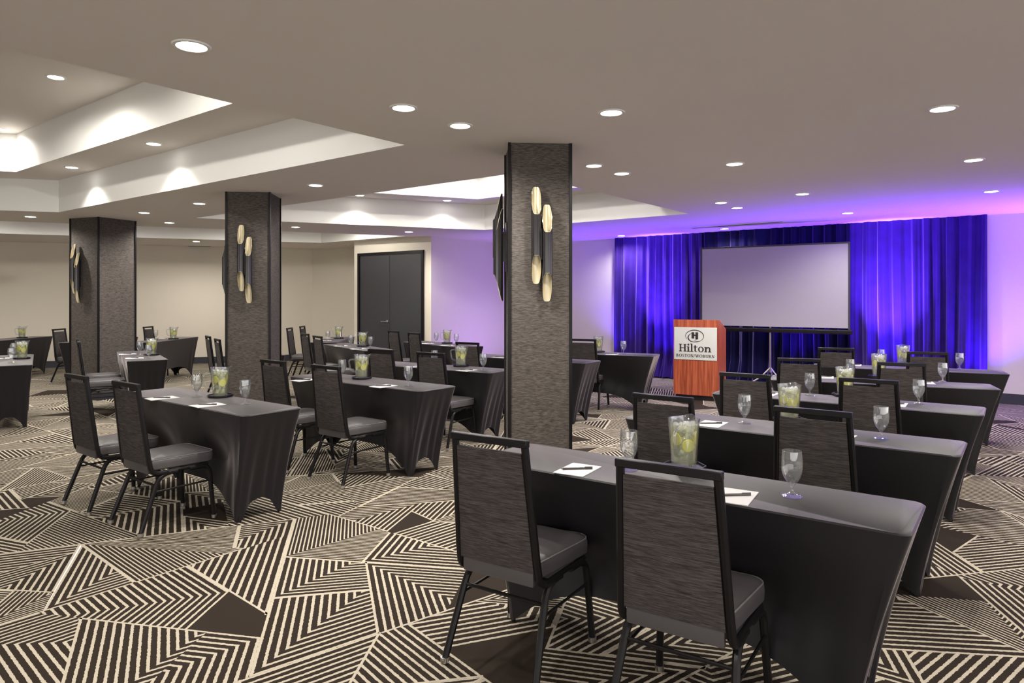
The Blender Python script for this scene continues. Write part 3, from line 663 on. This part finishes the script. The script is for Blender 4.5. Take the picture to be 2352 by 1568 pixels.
# ------------------------------------------------------------------ banquet chairs
def make_chair(label):
    t = thing('banquet_chair', label, 'chair', group='black banquet chairs')
    # local: +y is forward, origin between the feet
    bm = B()
    for s in (-1, 1):
        pts = [(s*0.168, -0.262, 0.948), (s*0.190, -0.205, 0.47)]+bend((s*0.190, -0.205, 0.47), (s*0.194, -0.190, 0.375), (s*0.194, -0.08, 0.375), 0.06)[1:]+[(s*0.194, -0.08, 0.375)]
        tube(bm, pts, 0.0155, 8, 1)
    box(bm, -0.1835, 0.1835, -0.278, -0.248, 0.936, 0.965, 0.003, 1)
    obj('back_frame', bm, M['frame'], t, smooth=True)
    # upholstered back: woven pad between the posts
    bm = B(); rows, cols = 10, 8; G = {}
    for side in (0, 1):
        for j in range(rows+1):
            v = j/rows; z = 0.912-(0.912-0.435)*v; hw = (0.155+0.022*v); yb = -0.268+(0.905-z)*0.119+0.006
            for i in range(cols+1):
                u = -1+2*i/cols; ed = max(abs(u)**6, abs(2*v-1)**8); th = 0.016 if side == 0 else 0.040*(1-0.55*ed)
                G[side, j, i] = bm.verts.new((u*hw, yb-0.012+(0.0+0.006*ed if side == 0 else th), z))
    for j in range(rows):
        for i in range(cols):
            bm.faces.new((G[0, j, i], G[0, j, i+1], G[0, j+1, i+1], G[0, j+1, i])); bm.faces.new((G[1, j, i], G[1, j+1, i], G[1, j+1, i+1], G[1, j, i+1]))
        for i in (0, cols): bm.faces.new((G[0, j, i], G[0, j+1, i], G[1, j+1, i], G[1, j, i]))
    for i in range(cols):
        for j in (0, rows): bm.faces.new((G[0, j, i], G[0, j, i+1], G[1, j, i+1], G[1, j, i]))
    obj('backrest', bm, M['weave'], t, smooth=True)
    # seat cushion: waterfall front, rounded corners
    def outline(k, y0=-0.185, y1=0.245, hw=0.205):
        o = []; r = 0.06
        for cx, cy, a0, rr in ((hw-r, y1-r, 0, r), (-hw+r, y1-r, PI/2, r), (-0.178+0.02, y0+0.02, PI, 0.02), (0.178-0.02, y0+0.02, 1.5*PI, 0.02)):
            for i in range(7):
                a = a0+PI/2*i/6; o.append((cx+(rr)*math.cos(a)*1.0, cy+rr*math.sin(a)))
        mx, my = 0, (y0+y1)/2; return [((x-mx)*(1-k/hw)+mx, (y-my)*(1-k/0.22)+my) for x, y in o]
    bm = B(); prev = None
    for k, z in ((0.012, 0.392), (0.002, 0.400), (0.0, 0.43), (0.002, 0.452), (0.010, 0.462), (0.035, 0.471), (0.09, 0.477), (0.16, 0.479)):
        row = [bm.verts.new((x, y, z)) for x, y in outline(k)]
        if prev is None: bm.faces.new(row)
        else:
            for i in range(len(row)): bm.faces.new((prev[i], prev[(i+1) % len(row)], row[(i+1) % len(row)], row[i]))
        prev = row
    bm.faces.new(prev); seat = obj('seat', bm, M['vinyl'], t, smooth=True)
    bm = B(); o_ = [(x, y, 0.461) for x, y in outline(0.006)]; tube(bm, o_+[o_[0], o_[1]], 0.0032, 6, cap=False); obj('piping', bm, M['pipe'], seat, smooth=True)
    bm = B(); box(bm, -0.172, 0.172, -0.206, -0.184, 0.376, 0.462, 0.008, 2); obj('seat_back_panel', bm, M['vinyl'], t, smooth=True)
    # frame under the seat
    bm = B()
    for s in (-1, 1): tube(bm, [(s*0.190, -0.13, 0.378), (s*0.190, 0.19, 0.378)], 0.011, 8, 1)
    for y in (-0.12, 0.16): tube(bm, [(-0.19, y, 0.380), (0.19, y, 0.380)], 0.010, 8, 1)
    obj('seat_frame', bm, M['frame'], t, smooth=True)
    for s in (-1, 1):
        rear = [(s*0.191, -0.02, 0.370)]+bend((s*0.191, -0.02, 0.370), (s*0.191, -0.135, 0.370), (s*0.219, -0.268, 0.015), 0.075)+[(s*0.219, -0.268, 0.015)]
        front = [(s*0.191, 0.06, 0.370)]+bend((s*0.191, 0.06, 0.370), (s*0.195, 0.195, 0.370), (s*0.215, 0.222, 0.015), 0.055)+[(s*0.215, 0.222, 0.015)]
        for pts in (rear, front):
            bm = B(); tube(bm, pts, 0.0150, 8, 1); lg = obj('leg', bm, M['frame'], t, smooth=True)
            bm = B(); lathe(bm, [(0, 0), (0.012, 0), (0.0185, 0.005), (0.0185, 0.026), (0, 0.026)], 14, cx=pts[-1][0], cy=pts[-1][1]); obj('foot_glide', bm, M['steel'], lg, smooth=True)
    z = 0.262
    for s in (-1, 1):
        bm = B(); tube(bm, [(s*0.203, -0.178, z), (s*0.205, 0.200, z+0.005)], 0.0065, 8); obj('stretcher', bm, M['frame'], t, smooth=True)
    bm = B(); tube(bm, [(-0.199, -0.163, 0.300), (0.199, -0.163, 0.300)], 0.0075, 8, 1); obj('stretcher', bm, M['frame'], t, smooth=True)
    return t
CH = [('T1', (1038, 990, 1207, 1011), 'left chair at'), ('T1', (1407.5, 1050, 1657.5, 1081.5), 'right chair at'),
 ('T2', (1451.7, 900.7, 1591, 913.5), 'left chair at'), ('T2', (1776, 931.9, 1954.8, 945.4), 'right chair at'),
 ('T3', (1652.3, 853.5, 1768, 860.8), 'left chair at'), ('T3', (1924.7, 865.9, 2063.9, 873.6), 'right chair at'),
 ('T4', (1786, 821, 1883.7, 824), 'left chair at'), ('T4', (2013.4, 830.6, 2127.6, 834.3), 'right chair at'),
 ('T5', (1878, 797.6, 1962.6, 799.3), 'left chair at'), ('T5', (2081.7, 806.8, 2179, 809), 'right chair at'),
 ('M1', (147.5, 856.5, 204, 864.3), 'left chair at'), ('M1', (257.5, 874, 320.6, 881), 'right chair at'),
 ('M2', (595, 825, 659.5, 828.6), 'left chair at'), ('M2', (713, 836.8, 783.4, 841.4), 'right chair at'),
 ('M3', (847.7, 800, 901, 803.5), 'left chair at'), ('M3', (956.7, 807.3, 1021, 811.4), 'right chair at'),
 ('M4', (1041, 784.7, 1105.6, 786.7), 'left of the big pillar, at'), ('M5', (1309, 777.5, 1369.4, 779), 'chair right of the big pillar at'),
 ('D1', (893, 758.4, 914.5, 760), 'left chair at'), ('D1', (940.4, 763, 961.4, 764.3), 'right chair at'),
 ('D2', (690.9, 764.8, 709.6, 766), 'left chair at'), ('D2', (719.6, 770.3, 738.7, 771.8), 'right chair at'),
 ('D3', (656.6, 753.4, 673, 751.6), 'left chair at'), ('D3', (686.4, 749.3, 702, 747.5), 'right chair at'),
 ('E1', (178, 777.5, 178, 777.5), 'farther of two edge-on chairs at'), ('E1', (181, 784, 181, 784), 'nearer of two edge-on chairs at'),
 ('E2', (328, 749.8, 352.4, 748.9), 'chair left of'), ('E0', (121, 755.8, 149.8, 753.2), 'chair showing left of'),
 ('G1', (471, 770, 484.5, 772), 'left chair at'), ('G1', (491.5, 776.6, 507, 779), 'right chair at')]
c0 = None
for k, (a, b, c, d), how in CH:
    m_ = at((a+c)/2, (b+d)/2, 0.965); yaw = TAB[k][2]
    if k in ('T4', 'T5'): yaw = TAB[k][2]+0.04
    if k == 'T1': yaw = -0.58
    p = m_+Matrix.Rotation(yaw, 3, 'Z') @ Vector((0, 0.263, 0)); p.z = 0
    lab = 'black banquet chair, '+how+' '+TAB[k][4]
    if c0 is None: c0 = make_chair(lab); c0.location = p; c0.rotation_euler = (0, 0, yaw)
    else: dup(c0, p, yaw, lab)

# ------------------------------------------------------------------ table settings
ZT = TH+0.0062
def make_goblet(label):
    bm = B()
    out = [(0.0, 0.0), (0.0375, 0.0), (0.039, 0.002), (0.036, 0.005), (0.018, 0.010), (0.008, 0.017), (0.0055, 0.026), (0.0062, 0.036), (0.0095, 0.043), (0.019, 0.055), (0.030, 0.072), (0.0375, 0.093), (0.0405, 0.115), (0.0395, 0.145), (0.0370, 0.176)]
    inn = [(0.0362, 0.1765), (0.0385, 0.145), (0.0393, 0.115), (0.0363, 0.094), (0.029, 0.074), (0.018, 0.059), (0.007, 0.052), (0.0, 0.050)]
    lathe(bm, out+inn, 32)
    o = obj('water_goblet', bm, M['glass'], smooth=True); return tag(o, label, 'glass', 'empty stemmed water goblets')
GB = [('T1', 1445, 1079, 'left'), ('T1', 1819, 1139, 'right'), ('T2', 1710, 972, 'left'), ('T2', 2024, 1007, 'right'), ('T3', 1860, 908, 'left'), ('T3', 2110, 927, 'right'),
 ('T4', 1953, 866, 'left'), ('T4', 2165, 877, 'right'), ('T5', 2024, 837, 'left'), ('T5', 2204, 848, 'right'), ('M1', 452, 912, 'left'), ('M1', 563, 928, 'right'),
 ('M2', 786, 868, 'left'), ('M2', 938, 886.5, 'right'), ('M3', 998, 840, 'left'), ('M3', 1110, 850, 'right'), ('M5', 1432, 812, ''), ('D1', 1002, 788, 'left'), ('D1', 1048, 791, 'right'),
 ('D2', 806, 795, 'left'), ('D2', 851, 799, 'right'), ('D3', 753, 782, ''), ('E1', 321, 813.7, 'far'), ('E1', 341.6, 823.5, 'near'), ('E2', 358, 779, ''), ('F1', 26.7, 833, 'near'), ('F1', 33, 818, 'far')]
g0 = None
for k, px, py, w in GB:
    p = at(px, py, ZT); lab = ('empty stemmed goblet, the '+w+' one on ' if w else 'empty stemmed goblet on ')+TAB[k][4]; rz = random.random()*6
    if g0 is None: g0 = make_goblet(lab); g0.location = p; g0.rotation_euler = (0, 0, rz)
    else: dup(g0, p, rz, lab)
def make_tray(label):
    bm = B(); r = 0.098
    def o8(rr, z): return [bm.verts.new((rr*math.cos(PI/8+PI/4*k), rr*math.sin(PI/8+PI/4*k), z)) for k in range(8)]
    R = [o8(r*0.9, 0), o8(r, 0.006), o8(r, 0.018), o8(r*0.95, 0.018), o8(r*0.93, 0.010)]
    bm.faces.new(R[0])
    for a, b in zip(R, R[1:]):
        for i in range(8): bm.faces.new((a[i], a[(i+1) % 8], b[(i+1) % 8], b[i]))
    bm.faces.new(R[-1]); return tag(obj('pitcher_tray', bm, M['tray']), label, 'tray', 'black octagonal trays under the pitchers')
def pr(z, wall=0.0):   # pitcher radius at height z
    return 0.054+0.017*(z/0.215)-wall
def make_pitcher(label):
    t = thing('water_pitcher', label, 'pitcher', group='clear pitchers of iced lemon water')
    bm = B(); n = 40; H = 0.215
    prof = [(0, 0), (pr(0)-0.004, 0), (pr(0), 0.004)]+[(pr(H*i/8), H*i/8) for i in range(1, 9)]+[(pr(H, 0.0035), H)]+[(pr(H*i/8, 0.0035), H*i/8) for i in range(7, 0, -1)]+[(pr(0, 0.006), 0.012), (0, 0.010)]
    lathe(bm, prof, n)
    for v in bm.verts:      # pouring lip opposite the handle (handle towards -y)
        a = math.atan2(v.co.y, v.co.x); k = max(0, v.co.z-0.155)/0.06; q = math.exp(-((a-PI/2)/0.38)**2) if v.co.xy.length > 0.03 else 0
        v.co.y += 0.020*q*k*k; v.co.z += 0.010*q*k*k+0.006*k*k*(1 if v.co.y < -0.03 else 0)
    obj('glass_body', bm, M['glass'], t, smooth=True)
    bm = B(); tube(bm, [(0, -pr(0.175)+0.001, 0.175)]+bend((0, -0.067, 0.175), (0, -0.120, 0.178), (0, -0.108, 0.07), 0.03)+bend((0, -0.118, 0.17), (0, -0.103, 0.065), (0, -0.055, 0.062), 0.03)+[(0, -pr(0.05)+0.001, 0.058)], 0.0085, 10); obj('handle', bm, M['glass'], t, smooth=True)
    bm = B(); lathe(bm, [(0, 0.0125), (pr(0.0125, 0.007), 0.0125), (pr(0.10, 0.0045), 0.10), (pr(0.185, 0.0045), 0.185), (0, 0.185)], n); obj('lemon_water', bm, M['water'], t, smooth=True)
    rnd = random.Random(4); bm = B()
    for i in range(30):
        hh = 0.055+0.13*rnd.random() if i < 22 else 0.165+0.03*rnd.random(); rr = (pr(hh)-0.022)*math.sqrt(rnd.random()); a = rnd.random()*2*PI; s = 0.020+0.008*rnd.random()
        mt = Matrix.Translation((rr*math.cos(a), rr*math.sin(a), hh)) @ Matrix.Rotation(rnd.random()*3, 4, 'X') @ Matrix.Rotation(rnd.random()*3, 4, 'Z') @ Matrix.Diagonal((s, s, s*0.8, 1))
        r = bmesh.ops.create_cube(bm, size=1, matrix=mt); bmesh.ops.bevel(bm, geom=list({e for v in r['verts'] for e in v.link_edges}), offset=s*0.18, segments=1, affect='EDGES')
    o = obj('ice_cubes', bm, M['ice'], t, smooth=True); o['kind'] = 'stuff'
    return t
def make_slice(label):
    bm = B(); r = 0.028; n = 32
    lathe(bm, [(r-0.004, -0.003), (r, -0.0025), (r, 0.0025), (r-0.004, 0.003)], n)
    rind = bm
    t = obj('lemon_slice', rind, M['rind'], smooth=True)
    bm = B()
    for side in (-1, 1):
        for k in range(9):
            a0, a1 = 2*PI*k/9+0.06, 2*PI*(k+1)/9-0.06
            pts = [(0.003*math.cos((a0+a1)/2), 0.003*math.sin((a0+a1)/2))]+[((r-0.005)*math.cos(a0+(a1-a0)*i/4), (r-0.005)*math.sin(a0+(a1-a0)*i/4)) for i in range(5)]
            bm.faces.new([bm.verts.new((x, y, side*0.0026)) for x, y in pts])
    lathe(bm, [(0, -0.0021), (r-0.0038, -0.0021), (r-0.0038, 0.0021), (0, 0.0021)], n)
    obj('pulp', bm, M['pulp'], t)
    return tag(t, label, 'lemon slice', None)
PT = [('T1', 1571, 1076, -0.35), ('T2', 1813, 966, -0.3), ('T3', 1941, 909, -0.3), ('T4', 2019, 866, -0.1), ('T5', 2074, 838, 0.1), ('M1', 505.5, 911, -1.45), ('M2', 830.5, 869.5, -1.45),
 ('M3', 1058.8, 841, -1.45), ('M5', 1374, 808.5, 0.3), ('D1', 1026.7, 788.5, -1.4), ('D2', 833, 795.5, -1.3), ('D3', 778, 777.5, -1.3), ('E1', 348, 815.5, -1.2), ('E2', 398.4, 778.8, -1.5), ('F1', 50, 824, -1.5), ('F2', 50.8, 776, -1.5)]
tr0 = p0 = l0 = None
for k, px, py, face in PT:
    p = at(px, py, ZT); ph = TAB[k][4]; view = math.atan2(p.x, p.y)   # bearing of the pitcher from the eye
    lab1, lab2 = 'black octagonal tray under the pitcher on '+ph, 'clear pitcher of iced lemon water on '+ph
    rz = -view+face
    q = p+Vector((0, 0, 0.0105))
    if p0 is None:
        tr0 = make_tray(lab1); tr0.location = p; tr0.rotation_euler = (0, 0, rz); p0 = make_pitcher(lab2); p0.location = q; p0.rotation_euler = (0, 0, rz)
    else: dup(tr0, p, rz, lab1); dup(p0, q, rz, lab2)
    toc = -PI/2-view                                               # direction from the pitcher to the eye
    grp = 'lemon slices in the pitcher on '+ph
    # slices stand against the wall of the pitcher
    for i, (da, h, wh) in enumerate(((-0.75, 0.128, 'left'), (0.40, 0.102, 'middle'), (1.50, 0.132, 'right-hand'), (2.75, 0.105, 'rear'), (-1.95, 0.100, 'rear left'))):
        a = toc+da; rr = math.sqrt(pr(h, 0.0075)**2-0.028**2); lp_ = q+Vector((rr*math.cos(a), rr*math.sin(a), h)); lb = wh+' lemon slice in pitcher on '+ph
        if l0 is None: l0 = make_slice(lb); s = l0
        else: s = dup(l0, lp_, 0, lb)
        s.location = lp_; s['group'] = grp
        nv = Vector((math.cos(a), math.sin(a), -0.08)); s.rotation_euler = nv.to_track_quat('Z', 'Y').to_euler()
def make_pad(label):
    bm = B(); box(bm, -0.072, 0.072, -0.103, 0.103, 0, 0.003); o = obj('notepad', bm, M['paper'])
    return tag(o, label, 'notepad', 'white notepads laid on the tables')
def make_pen(label):
    t = thing('pen', label, 'pen', group='dark pens on the notepads')
    bm = B(); tube(bm, [(-0.068, 0, 0.0045), (0.030, 0, 0.0045)], 0.0045, 10); tube(bm, [(-0.075, 0, 0.0045), (-0.068, 0, 0.0045)], 0.002, 8); obj('barrel', bm, M['pen'], t, smooth=True)
    bm = B(); tube(bm, [(0.0305, 0, 0.0045), (0.066, 0, 0.0045)], 0.0052, 10); box(bm, 0.032, 0.068, -0.001, 0.001, 0.009, 0.0112); obj('cap', bm, M['pen'], t, smooth=True)
    return t
PD = [('T1', 1327, 1079, 'left'), ('T1', 1686, 1140, 'right'), ('T2', 1634, 974, 'left'), ('T2', 1925, 1004, 'right'), ('T3', 1762, 905, 'left'), ('T3', 2056, 929, 'right'), ('T4', 1896, 866.5, 'left'), ('T4', 2124, 879, 'right'),
 ('T5', 1962, 838.5, ''), ('M1', 372, 914.5, 'left'), ('M1', 477, 930.5, 'right'), ('M2', 697, 873, 'left'), ('M2', 881, 887, 'right'), ('M3', 952, 841.5, 'left'), ('M3', 1072, 850.5, 'right'), ('M4', 1149, 820, ''), ('M5', 1406, 813.5, ''),
 ('D1', 981, 788.7, 'left'), ('D1', 1027, 793.3, 'right'), ('D2', 782.6, 794.3, 'left'), ('D2', 822, 801.2, 'right'), ('D3', 762, 776.5, 'far'), ('D3', 748, 782, 'near'), ('E1', 293, 813.3, 'far'), ('E1', 309, 822.5, 'near'), ('E2', 381, 777.5, ''), ('F1', 4, 822.8, '')]
n0 = e0 = None
for k, px, py, w in PD:
    p = at(px, py, ZT); lab = ('white notepad, the '+w+' one on ' if w else 'white notepad on ')+TAB[k][4]; rz = TAB[k][2]+(0.1 if k == 'T1' else random.uniform(-0.1, 0.1))
    lb2 = ('dark pen lying on the '+w+' notepad on ' if w else 'dark pen lying on the notepad on ')+TAB[k][4]
    q = p+Vector((0, 0, 0.0031)); pz = rz+0.62
    if n0 is None: n0 = make_pad(lab); n0.location = p; n0.rotation_euler = (0, 0, rz); e0 = make_pen(lb2); e0.location = q; e0.rotation_euler = (0, 0, pz)
    else: dup(n0, p, rz, lab); dup(e0, q, pz, lb2)
